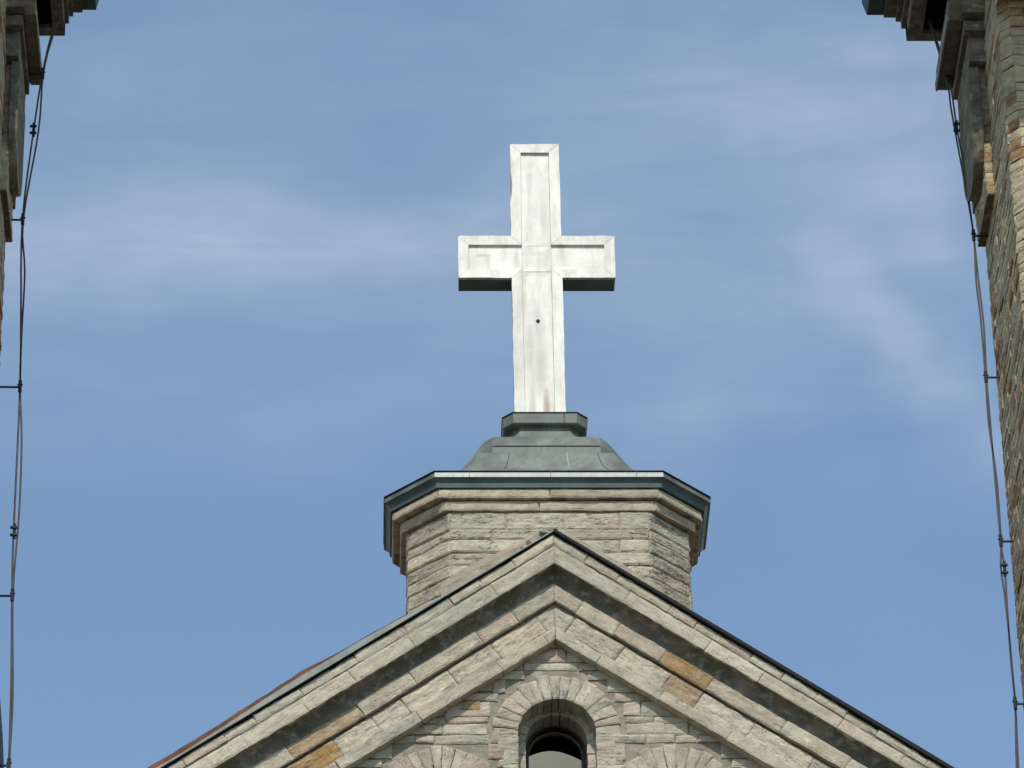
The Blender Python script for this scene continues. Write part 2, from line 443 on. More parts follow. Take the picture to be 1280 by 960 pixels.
fw = Frame((0, 0, 0), (1, 0, 0), (0, 0, 1), (0, -1, 0))
def skipper(a, b, v, vv):
    zm = (v+vv)/2; lim = (TOPZ-.06-1.3-v)/.693
    if lim <= .05: return []
    a, b = max(a, -lim-.1), min(b, lim+.1)
    spans = [(a, b)]
    for cx, cz, ri, ro in ARCH:
        if v < cz-1.6: continue
        if vv > cz+ro: 
            if v >= cz+ro-.02: continue
        zz = min(abs(v-cz), abs(vv-cz)) if v > cz else 0
        hw = math.sqrt(max(0, ro**2-zz**2)) if v > cz-.04 else ri
        if hw < .05: continue
        if v <= cz-.04: hw = ri+.001
        else: hw += .015
        new = []
        for p, q in spans:
            if q <= cx-hw or p >= cx+hw: new.append((p, q))
            else:
                if cx-hw-p > .06: new.append((p, cx-hw))
                if q-cx-hw > .06: new.append((cx+hw, q))
        spans = new
    return spans
mb = MB()
random.seed(21)
hs = [.2, .115, .2, .1, .19, .13, .22, .11, .16, .1, .21, .12, .18, .14, .1, .2]
def wall_tint():
    return pick(.28, .025, .16)
courses(mb, fw, -6, 6, 30.2, 33.4, hs, (.22, .7), 0.0, .05*0-.03, skipper, wall_tint, cell=.024, rough=.006, lam=(4, 8), gap=.007, edge=.012, jit=.016)
# rust block left of the middle arch
stone(mb, fw, [(-1.19, 31.80), (-.93, 31.80), (-.93, 31.93), (-1.1, 31.93)], .022, -.03, (.40, .29, .15), cell=.02, rough=.006)
# voussoirs
for (cx, cz, ri, ro) in ARCH:
    n = 17
    a0, a1 = R(-3), R(183)
    angs = [a0]
    ws = [random.uniform(.85, 1.25) for _ in range(n)]
    t = sum(ws)
    for w_ in ws: angs.append(angs[-1]+(a1-a0)*w_/t)
    for i in range(n):
        A, B = angs[i], angs[i+1]
        ro2 = ro*random.uniform(.93, 1.0)
        p = lambda a, r_: (cx+math.cos(a)*r_, cz+math.sin(a)*r_)
        mid = abs((A+B)/2-math.pi/2)
        tn = pick(.1, 0, .1) if mid < .45 else pick(.75, .0, .1)
        ts = .006/ri*.5; tso = .006/ro*.5
        stone(mb, fw, [p(A, ri), p(A, ro2), p(B, ro2), p(B, ri)], .001, -.31, tn, cell=.022, rough=.008, lam=(8, 8), gap=.004, edge=.012, jit=.004)
    # jamb stones
    z = cz-.04
    while z > cz-1.5:
        h = random.choice((.2, .12, .17))
        for sg in (-1, 1):
            L = random.uniform(.16, .34)
            a, b = (cx+sg*ri, cx+sg*(ri+L)) if sg > 0 else (cx-ri-L, cx-ri)
            stone(mb, fw, [(a, z-h), (b, z-h), (b, z), (a, z)], .008, -.31, pick(.2, 0, .1), cell=.022, rough=.008, gap=.003, edge=.01)
        z -= h
mb.build('tympanum_wall', M['lime'], gable, tint=True)

# inner order of each arch, tunnel and window
def arch_path(cx, cz, r, n=28, low=1.5):
    return [(cx-r, cz-low)] + [(cx-math.cos(math.pi*i/n)*r, cz+math.sin(math.pi*i/n)*r) for i in range(n+1)] + [(cx+r, cz-low)]
for (cx, cz, ri, ro) in ARCH:
    win = MB()
    r2 = .375
    mo = MB()
    n = 11
    mi = MB()
    fr2 = Frame((0, .3, 0), (1, 0, 0), (0, 0, 1), (0, -1, 0))
    for i in range(n):
        A, B = math.pi*i/n, math.pi*(i+1)/n
        p = lambda a, r_: (cx+math.cos(a)*r_, cz+.04+math.sin(a)*r_)
        stone(mi, fr2, [p(A, r2), p(A, ri+.06), p(B, ri+.06), p(B, r2)], 0, -.28, pick(.1, 0, .4), cell=.03, rough=.006, gap=.003, edge=.008, jit=.003)
    z = cz+.04
    while z > cz-1.4:
        h = random.choice((.2, .26, .17))
        for sg in (-1, 1):
            a, b = sorted((cx+sg*r2, cx+sg*(ri+.06)))
            stone(mi, fr2, [(a, z-h), (b, z-h), (b, z), (a, z)], 0, -.28, pick(.2, 0, .1), cell=.03, rough=.005, gap=.003, edge=.008, jit=.003)
        z -= h
    mi.build('inner_arch', M['lime'], gable, tint=True)
    w_root = None
    # window: frame ring, board behind, glass
    fo, fi = arch_path(cx, cz+.06, .40), arch_path(cx, cz+.06, .335)
    mf = MB(); m_ = len(fo)
    vs = [(p[0], .58, p[1]) for p in fo]+[(p[0], .58, p[1]) for p in fi]+[(p[0], .66, p[1]) for p in fi]
    fs = [(i, i+1, m_+i+1, m_+i) for i in range(m_-1)]+[(m_+i, m_+i+1, 2*m_+i+1, 2*m_+i) for i in range(m_-1)]
    mf.add(vs, fs)
    ra, rb = arch_path(cx, cz+.05, .352), arch_path(cx, cz+.05, .326)
    rm = MB(); rm.loft([[(p[0], .70, p[1]) for p in ra], [(p[0], .70, p[1]) for p in rb], [(p[0], .76, p[1]) for p in rb]], closed=False)
    wf = mf.build('window', M['frame'], gable)
    rm.build('arch_bead', M['tower_grey'], wf)
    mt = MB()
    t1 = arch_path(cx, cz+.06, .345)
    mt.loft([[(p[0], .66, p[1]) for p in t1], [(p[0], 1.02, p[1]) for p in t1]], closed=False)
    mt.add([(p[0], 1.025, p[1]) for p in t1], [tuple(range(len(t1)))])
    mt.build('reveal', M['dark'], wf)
    mg = MB(); gp = [(cx-.345, cz-1.5)]+[(cx-.345+.69*k/16, cz+.03+.12*math.sin(math.pi*(k/16*.9+.12))) for k in range(17)]+[(cx+.345, cz-1.5)]
    mg.prism(gp, .80, .815); zt_ = cz+.2; mg.v = [(v[0], v[1]-(v[2]-zt_+.3)*.26, v[2]) for v in mg.v]
    mg.build('pane', M['glass'], wf)

# raking cornices: stones laid along the two slopes (offsets measured vertically below the top line)
random.seed(5)
def rake(side, v0, v1, front, back, lens, name, mat, tintf, special=None, drop=0., dropb=0., **kw):
    mb = MB()
    fr = Frame((0, 0, TOPZ), (side*CS, 0, -SN), (-side*SN, 0, -CS), (0, -1, 0))
    tA = SN/CS
    a, b = v0*CS, v1*CS
    u = 0; first = True; L_end = HALF/CS+.4
    while u < L_end:
        L = random.uniform(*lens)
        ua0, ub0 = (a*tA, b*tA) if first else (u, u)
        tn = tintf()
        if special:
            for (s0, s1, colr) in special:
                if u < (s0+s1)/2 < u+L or abs(u-s0) < .05:
                    if not first: tn = colr
        u1 = u+L
        ext = .0 if not first else max(0, b*tA+.1-u1)
        u1 += ext
        stone(mb, fr, [(ua0, a+drop*max(0, ua0)), (u1, a+drop*u1), (u1, b+dropb*u1), (ub0, b+dropb*ub0)], front+random.uniform(-.004, .004), back, tn, **kw)
        u = u1; first = False
    return mb
def light(): return pick(.12, 0, .06)
for side in (-1, 1):
    kw = dict(cell=.024, rough=.006, lam=(3, 12), gap=.004, edge=.008, jit=.004)
    A = rake(side, .012, .158, .350, .0, (.35, .85), '', None, light, drop=.0135 if side > 0 else 0., dropb=.0095 if side > 0 else 0., **dict(kw, rough=.010, edge=.012))
    B = rake(side, .178, .425, .342, .0, (.7, 1.3), '', None, light, drop=.0095 if side > 0 else 0., **dict(kw, rough=.008, edge=.010))
    A.add(B.v, B.f, cs=B.c); A.t[-len(B.t):] = B.t
    A.build('upper_cornice', M['smooth'], gable, tint=True)
    # cavetto: concave moulding
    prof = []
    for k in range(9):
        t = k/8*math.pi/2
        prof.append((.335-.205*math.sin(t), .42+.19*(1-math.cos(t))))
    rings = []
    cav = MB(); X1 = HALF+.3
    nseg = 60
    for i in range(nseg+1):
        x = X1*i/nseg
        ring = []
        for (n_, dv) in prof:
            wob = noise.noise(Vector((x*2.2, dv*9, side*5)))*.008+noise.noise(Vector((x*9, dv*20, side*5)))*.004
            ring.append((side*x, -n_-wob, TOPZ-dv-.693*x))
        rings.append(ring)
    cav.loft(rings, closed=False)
    cav.build('hollow_moulding', M['shade_stone'], gable, smooth=True)
    rust2 = [(3.1, 3.9, (.39, .235, .10)), (3.9, 4.7, (.43, .31, .19))] if side < 0 else [(2.4, 2.95, (.39, .24, .10))]
    C_ = rake(side, .595, .845, .145, .0, (.5, 1.1), '', None, lambda: pick(.45 if side < 0 else .15, 0, .1), rust2, **dict(kw, rough=.009, edge=.010))
    C_.build('middle_cornice', M['lime'], gable, tint=True)
    rust3 = [(3.7, 4.1, (.38, .23, .09))] if side < 0 else [(2.3, 2.8, (.36, .265, .165))]
    D_ = rake(side, .875, 1.215, .092, .0, (.35, .95), '', None, lambda: pick(.12, 0, .18), rust3, **dict(kw, rough=.016, edge=.014, lam=(4, 14)))
    E_ = rake(side, 1.215, 1.40, .150, .0, (.6, 1.4), '', None, light, **dict(kw, rough=.005))
    D_.add(E_.v, E_.f, cs=E_.c); D_.t[-len(E_.t):] = E_.t
    D_.build('lower_cornice', M['lime'], gable, tint=True)

# joint backing strips behind the raking stones so that gaps read dark
for side in (-1, 1):
    jb = MB()
    for (a, b, y) in ((.15, .43, -.325), (.60, .85, -.125), (.86, 1.39, -.07)):
        X1 = HALF+.3
        jb.add([(0, y, TOPZ-a), (side*X1, y, TOPZ-a-.693*X1), (side*X1, y, TOPZ-b-.693*X1), (0, y, TOPZ-b)], [(0, 1, 2, 3)])
    jb.build('cornice_mortar', M['mortar'], gable)

# verge flashings
def sm(a, b, x):
    t = max(0, min(1, (x-a)/(b-a))); return t*t*(3-2*t)
def strip(side, h0, h1, y0, y1, name, mat, x_from=0., lab=None, jag=0.):
    """upright sheet standing on the verge: h0(x)..h1(x) above the top line, running back from y0 to y1"""
    mb = MB(); rings = []; n = 90
    for i in range(n+1):
        x = x_from+(HALF+.3-x_from)*i/n
        w = noise.noise(Vector((x*1.3, side*3, 1)))*.012
        j = noise.noise(Vector((x*5, 2, side)))*jag
        zb = TOPZ-.693*x
        a, b = h0(x), max(h0(x)+.002, h1(x)+j)
        rings.append([(side*x, y0, zb+a+w*.3), (side*x, y0+w, zb+b+w), (side*x, y1, zb+b+w+.01), (side*x, y1, zb+a)])
    mb.loft(rings, closed=True, cap0=True, cap1=True)
    o = mb.build(name, mat, gable)
    if lab: o['label'] = lab
    return o
strip(1, lambda x: -.0205*x, lambda x: .044-.0175*x, -.40, .3, 'verge_flashing', M['black'], lab='dark tarred edge strip on the right slope')
strip(-1, lambda x: .0, lambda x: .012, -.385, .3, 'verge_drip', M['black'])
strip(-1, lambda x: .014, lambda x: .030+.085*sm(1.0, 2.6, x)-.07*sm(3.0, 4.6, x), -.378, .3, 'verge_flashing', M['teal'], lab='pale teal metal strip on the left slope')
strip(-1, lambda x: .032+.085*sm(1.0, 2.6, x)-.07*sm(3.0, 4.6, x), lambda x: .034+.085*sm(1.0, 2.6, x)-.07*sm(3.0, 4.6, x)+.022*sm(1.6, 2.0, x)+.045*sm(2.6, 3.1, x)+.015*sm(3.6, 4.8, x), -.36, .3, 'roof_edge', M['rust'], 1.2, 'rusty red-brown roof edge on the left slope', .025)
# roof behind the gable and church body
ROOFY = 30
mb = MB()
for side in (-1, 1):
    X1 = HALF+.1
    mb.add([(0, .28, TOPZ+.0), (side*X1, .28, TOPZ-.693*X1), (side*X1, ROOFY, TOPZ-.693*X1), (0, ROOFY, TOPZ)], [(0, 1, 2, 3)])
mb.build('roof', M['rust'], gable)
mb = MB()
mb.box(-6.2, 6.2, .03, ROOFY-.3, 0, 28.02)
mb.build('lower_wall', M['render'], gable)
mb = MB(); mb.prism([(-6, 28), (6, 28), (6, TOPZ-.693*6-.1), (0, TOPZ-.1), (-6, TOPZ-.693*6-.1)], ROOFY-.6, ROOFY-.3); mb.build('rear_wall', M['render'], gable)
# crumbled mortar by the apex, left
random.seed(3)
mb = MB()
for i in range(16):
    x = -random.uniform(.0, .40); z = TOPZ-.693*abs(x)+random.uniform(.03, .12); s_ = random.choice((.014, .02, .03, .05))
    bm = bmesh.new(); bmesh.ops.create_icosphere(bm, subdivisions=1, radius=s_)
    vs = [(x+v.co.x*1.8+random.uniform(-.3, .3)*s_, -.30+v.co.y, z-v.co.x*.9+v.co.z*.6+random.uniform(-.3, .3)*s_) for v in bm.verts]
    fs = [tuple(v.index for v in f.verts) for f in bm.faces]; bm.free()
    mb.add(vs, fs)
mb.build('crumbled_mortar', M['shade_stone'], gable)

# ------------------------------------------------------------------ plinth (chamfered block) above the gable
CX, CY = .02, 2.22
plinth = empty('stone_plinth', (CX, CY, 33.0), 'squat limestone block with clipped corners under a grey-green metal hood, carrying the cross', 'plinth')
def ring(hx, hy, c, z):
    return [(CX-hx+c, CY-hy, z), (CX+hx-c, CY-hy, z), (CX+hx, CY-hy+c, z), (CX+hx, CY+hy-c, z), (CX+hx-c, CY+hy, z), (CX-hx+c, CY+hy, z), (CX-hx, CY+hy-c, z), (CX-hx, CY-hy+c, z)]
random.seed(12)
def ring_walls(mb, hx, hy, c, z0, z1, hs, ls, rough, back=-.12, tintf=pick, **kw):
    r = ring(hx, hy, c, 0)
    for i in range(8):
        a, b = Vector(r[i]), Vector(r[(i+1) % 8]); d = b-a; L = d.length
        nn = Vector((d.y, -d.x, 0))
        fr = Frame((a.x, a.y, 0), d, (0, 0, 1), nn)
        vis = i in (0, 1, 7, 2, 6)
        courses(mb, fr, .0, L, z0, z1, hs, ls, 0, back, None, tintf, cell=.022 if vis else .08, rough=rough, **kw)
mb = MB()
hs_d = [.26, .145, .2, .19, .17, .2, .15, .23][::-1]
# keep the top course tall: build upward so that the last course is .26
tot = 35.378; z = tot-sum([.26, .145, .2, .19, .17, .2, .15, .23])
def drum_tint(): return pick(.1, 0, .2)
ring_walls(mb, 1.82, 1.03, .54, z, tot, hs_d, (.5, 1.15), .013, lam=(2.0, 8), gap=.003, edge=.018, jit=.006, tintf=drum_tint)
mb.build('block_wall', M['lime_drum'], plinth, tint=True)
mb = MB(); mb.loft([ring(1.80, 1.01, .54, 31), ring(1.80, 1.01, .54, 35.6)], cap0=True, cap1=True); mb.build('mortar_core', M['mortar'], plinth)
# cement fillet where the gable roof meets the block
def fillet(side):
    mb = MB(); rings = []
    for i in range(41):
        x = .10+1.30*i/40
        zc = TOPZ+.965-.693*x
        wb = noise.noise(Vector((x*5, side*3, 0)))*.02
        h = .10 + (.10*sm(.3, 1.2, x) if side < 0 else .03)
        rings.append([(CX+side*x, CY-1.03-.09, zc-.35), (CX+side*x, CY-1.03-.055, zc+h*.4), (CX+side*x, CY-1.03-.022, zc+h+wb), (CX+side*x, CY-1.0, zc+h+wb+.01)])
    mb.loft(rings, closed=False); return mb
for side in (-1, 1): fillet(side).build('cement_fillet', M['render'], plinth)
# stone string courses
random.seed(14)
smf = lambda: pick(.04, 0, .05)
mb = MB()
ring_walls(mb, 2.0, 1.13, .58, 35.535, 35.672, [.137], (1.42, 1.5), .004, lam=(3, 10), gap=.008, edge=.012, jit=.002, tintf=smf, back=-.17)
ring_walls(mb, 1.91, 1.065, .56, 35.382, 35.53, [.148], (.85, 1.3), .004, lam=(3, 10), gap=.009, edge=.010, jit=.002, tintf=smf, back=-.12)
mb.build('stone_cornice', M['smooth'], plinth, tint=True)
mb = MB(); mb.loft([ring(1.975, 1.105, .58, 35.545), ring(1.975, 1.105, .58, 35.7)], cap0=True); mb.loft([ring(1.885, 1.04, .56, 35.395), ring(1.885, 1.04, .56, 35.54)], cap0=True); mb.build('cornice_bed', M['mortar'], plinth)
# metal cornice
mb = MB()
mb.loft([ring(1.97, 1.09, .57, 35.70), ring(2.01, 1.138, .58, 35.668), ring(2.03, 1.155, .59, 35.672), ring(2.045, 1.165, .60, 35.735), ring(2.085, 1.195, .63, 35.785)])
mb.build('metal_fascia', M['fascia'], plinth)
mb = MB(); mb.loft([ring(2.085, 1.195, .63, 35.783), ring(2.112, 1.222, .64, 35.79), ring(2.104, 1.214, .64, 35.868)]); mb.build('metal_lip', M['lip'], plinth)
mb = MB(); mb.loft([ring(2.104, 1.214, .64, 35.866), ring(2.118, 1.228, .64, 35.872), ring(2.114, 1.224, .64, 35.886), ring(2.0, 1.12, .6, 35.90), ring(1.5, .99, .4, 35.98)]); mb.build('lip_edge', M['black'], plinth)
# hood
mb = MB()
prof = [(1.46, 1.05, .30, 35.97), (1.34, .97, .25, 36.06), (1.215, .88, .20, 36.155), (1.10, .80, .14, 36.26), (1.025, .73, .105, 36.38), (.972, .668, .10, 36.50)]
mb.loft([ring(*p) for p in prof], cap1=True)
mb.build('hood', M['zinc'], plinth)
mb = MB()
mb.loft([ring(.965, .66, .26, 36.495), ring(.955, .648, .25, 36.63), ring(.935, .63, .23, 36.66), ring(.87, .58, .17, 36.745), ring(.79, .53, .09, 36.82), ring(.73, .50, .05, 36.855), ring(.5, .45, .1, 36.88)], cap1=True)
mb.build('hood_step', M['zinc'], plinth)
mb = MB()
mb.loft([ring(.54, .45, .12, 36.87), ring(.49, .41, .12, 36.93), ring(.455, .38, .12, 37.00), ring(.44, .365, .12, 37.06), ring(.45, .37, .12, 37.10)], cap1=True)
mb.build('hood_neck', M['zinc'], plinth)
mb = MB()
mb.loft([ring(.45, .37, .12, 37.085), ring(.535, .44, .13, 37.09), ring(.55, .455, .135, 37.105), ring(.555, .46, .135, 37.25), ring(.5, .4, .12, 37.285)], cap1=True)
cap = mb.build('hood_cap', M['zinc'], plinth)
mb = MB(); mb.loft([ring(.556, .461, .135, 37.248), ring(.565, .47, .137, 37.252), ring(.562, .467, .137, 37.265), ring(.5, .4, .12, 37.27)]); mb.build('cap_edge', M['black'], plinth)
# standing seam on the hood
mb = MB()
seam = [(.30, CY-.968, 36.058), (.295, CY-.878, 36.143), (.29, CY-.803, 36.253), (.285, CY-.733, 36.383), (.282, CY-.670, 36.50)]
mb.tube(seam, .009, 5); mb.build('seam', M['seam'], plinth)

for x in (-1.02, .02, 1.12):
    mb = MB(); mb.box(CX+x-.004, CX+x+.004, CY-1.226, CY-1.215, 35.79, 35.872); mb.build('lip_joint', M['fascia'], plinth)
for pts in ([(-.55, CY-.972, 36.06), (-.52, CY-.883, 36.155), (-.50, CY-.803, 36.26), (-.48, CY-.733, 36.38), (-.47, CY-.670, 36.50)], [(.80, CY-.972, 36.06), (.75, CY-.883, 36.155), (.72, CY-.803, 36.26), (.70, CY-.733, 36.38), (.685, CY-.670, 36.50)],
            [(.27, CY-.462, 37.105), (.27, CY-.467, 37.25)]):
    mb = MB(); mb.tube(pts, .006, 5); mb.build('sheet_joint', M['fascia'], plinth)
mb = MB(); mb.box(CX-.70, CX+.70, CY-.662, CY-.646, 36.615, 36.63); mb.build('lap_joint', M['seam2'], plinth)

# ------------------------------------------------------------------ the cross
X0, YF, ZB = -.03, 2.07, 37.27
cross = empty('cross', (X0, YF+.15, ZB), 'tall white metal-clad cross with framed panels and dark green undersides', 'cross')
SW, AW = .338, 1.055                      # half shaft width, half arm span
ZT, A0, A1 = 41.81, 39.605, 40.285
def outline(d=0.):
    return [(-SW+d, ZB), (-SW+d, A0+d), (-AW+d, A0+d), (-AW+d, A1-d), (-SW+d, A1-d), (-SW+d+.012, ZT-d), (SW-d-.0, ZT-d), (SW-d, A1-d), (AW-d, A1-d), (AW-d, A0+d), (SW-d, A0+d), (SW-d, ZB)]
mb = MB()
pts = [(X0+a, b) for a, b in outline(.006)]
mb.prism(pts, YF+.043, YF+.33)
mb.build('body', M['cross_green'], cross)
# recessed front sheets: lower shaft, crossing, upper shaft, two arms
fwd = .14
mb = MB(); g_ = .003
def panel(x0, x1, z0, z1, dz=0):
    n = max(1, int((x1-x0)/.06)); m = max(1, int((z1-z0)/.06)); vs = []; fs = []
    for j in range(m+1):
        for i in range(n+1):
            x = x0+(x1-x0)*i/n; z = z0+(z1-z0)*j/m
            y = YF+.036+dz+noise.noise(Vector((x*3, z*2, 4)))*.005*(0 < i < n)*(0 < j < m)
            vs.append((X0+x, y, z))
    for j in range(m):
        for i in range(n): a = j*(n+1)+i; fs.append((a, a+1, a+n+2, a+n+1))
    mb.add(vs, fs)
pw = SW-fwd-.004
for z0, z1 in ((ZB, A0+fwd-.02), (A1-fwd+.0, ZT-fwd)): panel(-pw, pw, z0+g_, z1-g_)
panel(-pw, pw, A0+fwd-.018, A1-fwd-.003, -.003)
panel(-AW+fwd, -pw-g_, A0+fwd, A1-fwd); panel(pw+g_, AW-fwd, A0+fwd, A1-fwd)
mb.build('front_panel', M['white'], cross)
# mitred raised border, one run per straight edge
outer, inner = outline(0.), outline(fwd)
runs = [(i, i+1) for i in range(11)]
mb = MB()
random.seed(4)
for i, j in runs:
    a, b, c, d = Vector(outer[i]), Vector(outer[j]), Vector(inner[j]), Vector(inner[i])
    if i == 0: d = Vector((inner[0][0], ZB))
    L = (b-a).length; n = max(2, int(L/.07)); t = (b-a)/L; nrm = (d-a)-t*((d-a).dot(t)); nrm.normalize()
    gp = .0025
    vs = []; fs = []
    for k in range(n+1):
        s_ = k/n
        p = a.lerp(b, s_); q = d.lerp(c, s_)
        if k == 0 and i > 0: p = p+t*gp; q = q+t*gp
        if k == n and j < 11: p = p-t*gp; q = q-t*gp
        w = noise.noise(Vector((p.x*4+i*3, p.y*4, 1)))*.007+noise.noise(Vector((p.x*13+i*3, p.y*13, 1)))*.004
        if k in (0, n): w = 0
        p = p+nrm*w
        yw = noise.noise(Vector((p.x*3, p.y*3, 9)))*.005
        q2 = q+nrm*noise.noise(Vector((p.x*3, p.y*5, 12)))*.003*(0 < k < n)
        vs += [(X0+p.x, YF+.048, p.y), (X0+p.x, YF-.004+yw, p.y), (X0+q2.x, YF-.0+yw*.5, q2.y), (X0+q2.x, YF+.041, q2.y)]
    for k in range(n):
        for e in range(3): fs.append((k*4+e, k*4+e+1, k*4+e+5, k*4+e+4))
    fs += [(0, 1, 2, 3), (n*4+3, n*4+2, n*4+1, n*4)]
    mb.add(vs, fs)
mb.build('raised_border', M['white'], cross)
mb = MB()
vs = [(X0+.0+.03*math.cos(k*math.pi/6), YF+.042, 38.93+.03*math.sin(k*math.pi/6)) for k in range(12)]
mb.loft([vs, [(v[0]*.6+X0*.4, v[1]-.03, 38.93+(v[2]-38.93)*.6) for v in vs]], cap1=True)
mb.build('bolt', M['iron'], cross)

# ------------------------------------------------------------------ the two towers
TOW = [(-.85, 43.05, 43.07)]
def tower(XI, sx, ps, dz, label, seed):
    """XI = plane of the side facing the gable; sx = +1 when the tower lies to the right; ps = projection scale"""
    random.seed(seed)
    t = empty('tower', (XI+sx*1.6, -.1, 0), label, 'tower', 'towers flanking the gable')
    Y0, Y1, WX = -1.5, 1.3, 3.2
    X = lambda p: XI+sx*p                       # p>0 into the tower, p<0 towards the gable
    core = MB(); core.box(X(.09), X(WX-.05), Y0+.09, Y1-.05, 0, 48); core.build('shaft_core', M['mortar'], t)
    low = MB(); low.box(X(.02), X(WX+.6), Y0-.6, Y1+1.0, 0, 28.4); low.build('lower_stage', M['render'], t)
    # outer faces built of courses
    mb = MB()
    def ttint():
        r = random.random()
        if r < .15: return random.choice(((.32, .17, .06), (.30, .17, .08), (.36, .22, .09)))
        c_ = pick(.2, 0, .25); return (c_[0]*1.0, c_[1]*.93, c_[2]*.78)
    hsw = [random.uniform(.12, .18) for _ in range(90)]
    side = Frame((XI, 0, 0), (0, 1, 0), (0, 0, 1), (-sx, 0, 0))
    front = Frame((0, Y0, 0), (1, 0, 0), (0, 0, 1), (0, -1, 0))
    back = Frame((0, Y1, 0), (1, 0, 0), (0, 0, 1), (0, 1, 0))
    k = 0; z = 28.4
    while z < 46.2:
        h = hsw[k % 90]; k += 1
        vis = z < 44.8
        for fr, a, b, cell in ((side, Y0+.16, Y1, .035), (front, *sorted((X(.14), X(1.1))), .03)):
            u = a-(k % 2)*.15
            while u < b:
                L = random.uniform(.3, .75); u2 = min(u+L, b)
                ua = max(u, a)
                if u2-ua > .04: stone(mb, fr, [(ua, z), (u2, z), (u2, z+h), (ua, z+h)], 0, -.10, ttint(), cell=cell, rough=.007, lam=(2, 7), gap=.006, edge=.012)
                u = u+L
        # chamfered near corner
        cf = Frame((X(.0), Y0+.16, 0), (sx*.14, -.16, 0), (0, 0, 1), (-sx*.16, -.14, 0))
        stone(mb, cf, [(0, z), (.21, z), (.21, z+h), (0, z+h)], 0, -.05, ttint(), cell=.04, rough=.018, gap=.004, edge=.014)
        for fr, a, b in ((back, *sorted((X(0), X(WX)))), (front, *sorted((X(1.1), X(WX))))):
            for q in range(4):
                ua = a+(b-a)*q/4; stone(mb, fr, [(ua, z), (ua+(b-a)/4, z), (ua+(b-a)/4, z+h), (ua, z+h)], 0, -.06, ttint(), cell=.2, rough=.01)
        outf = Frame((X(WX), 0, 0), (0, 1, 0), (0, 0, 1), (sx, 0, 0))
        for q in range(4):
            ua = Y0+(Y1-Y0)*q/4; stone(mb, outf, [(ua, z), (ua+.7, z), (ua+.7, z+h), (ua, z+h)], 0, -.06, ttint(), cell=.2, rough=.01)
        z += h
    # stepped pier on the far half of the inner side
    pf = lambda p, ya: Frame((0, ya, 0), (1, 0, 0), (0, 0, 1), (0, -1, 0))
    def pier(p0, ya, yb, z0, z1):               # block from the wall out to -p0 between ya..yb
        z = z0
        while z < z1-.02:
            h = min(random.uniform(.13, .22), z1-z)
            tn = ttint()
            fr = Frame((0, ya, 0), (1, 0, 0), (0, 0, 1), (0, -1, 0))
            a, b = sorted((X(-p0*ps), X(.05)))
            stone(mb, fr, [(a, z), (b, z), (b, z+h), (a, z+h)], 0, -.25, tn, cell=.03, rough=.012, gap=.003, edge=.012)
            fs_ = Frame((X(-p0*ps), 0, 0), (0, 1, 0), (0, 0, 1), (-sx, 0, 0))
            u = ya
            while u < yb-.05:
                L = min(random.uniform(.35, .8), yb-u)
                if yb-u-L < .15: L = yb-u
                stone(mb, fs_, [(u, z), (u+L, z), (u+L, z+h), (u, z+h)], 0, -p0*ps-.03, ttint(), cell=.04, rough=.016, gap=.004, edge=.014)
                u += L
            z += h
    pier(.10, .10, Y1, 39.60+dz, 43.0)
    mb.build('stone_courses', M['tower'], t, tint=True)
    sl = MB()
    sl.box(X(-.10*ps), X(.05), .12, Y1+.003, 39.585+dz, 39.60+dz)
    sl.build('pier_soffit', M['shade_stone'], t)
    # ledges that step outward going up
    lg = MB()
    def ledge(p, ya, z0, z1, yb=Y1+.02):
        lg.box(X(-p*ps), X(.04), ya, yb, z0+dz, z1+dz)
    ledge(.13, .35, 40.13, 40.55)
    ledge(.195, .25, 40.56, 41.62)
    ledge(.215, -.1, 41.62, 42.02)
    ledge(.275, -.25, 42.02, 42.18)
    ledge(.335, -.55, 42.60, 43.10)
    lg.build('side_ledges', M['tower_grey'], t)
    # hanging round shield between the piers
    md = MB()
    poly = [(.62+.62*math.cos(a), 40.60+dz+.62*math.sin(a)) for a in [math.pi+math.pi*k/24 for k in range(25)]]+[(1.24, 41.6+dz), (.0, 41.6+dz)]
    md.prism_yz(poly, X(-.13*ps), X(-.235*ps))
    md.build('round_shield', M['tower_grey'], t)
    ms = MB(); poly2 = [(.62+.645*math.cos(a), 40.60+dz+.645*math.sin(a)) for a in [math.pi+math.pi*k/24 for k in range(25)]]+[(1.265, 41.58+dz), (-.025, 41.58+dz)]
    ms.prism_yz(poly2, X(-.10*ps), X(-.16*ps)); ms.build('shield_shadow_rim', M['shade_stone'], t)  # dark plate draws the thickness shadow around the shield
    # hood slab
    hd = MB()
    pl = [(-.25, 42.19+dz), (Y1+.03, 42.19+dz), (Y1+.03, 42.50+dz), (-.25, 42.50+dz), (-.42, 42.40+dz)]
    hd.prism_yz(pl, X(-.30*ps), X(-.475*ps))
    hd.prism_yz([(-.40, 42.205+dz), (Y1+.02, 42.205+dz), (Y1+.02, 42.60+dz), (-.40, 42.60+dz)], X(0), X(-.31*ps))
    hd.build('hood_slab', M['tower_grey'], t)
    hl = MB(); hl.prism_yz([(-.25, 42.175+dz), (Y1+.035, 42.175+dz), (Y1+.035, 42.30+dz), (-.25, 42.30+dz)], X(-.475*ps), X(-.50*ps)); hl.build('slab_edge', M['smooth_plain'], t)
    # main cornice wrapping the tower: coffered soffit then steps
    def rect(p, z):
        q = p*ps
        a, b = X(-q), X(WX+q)
        return [(a, Y0-q, z), (b, Y0-q, z), (b, Y1+min(q, .08), z), (a, Y1+min(q, .08), z)]
    cn = MB()
    for (p, z0, z1) in ((.84, 43.06, 43.27), (.90, 43.27, 43.39), (.97, 43.39, 43.46), (1.13, 43.46, 43.50)):
        pin = .64 if p == .84 else p-.3
        cn.loft([rect(pin, z0+dz), rect(p, z0+dz), rect(p, z1+dz), rect(pin, z1+dz)])
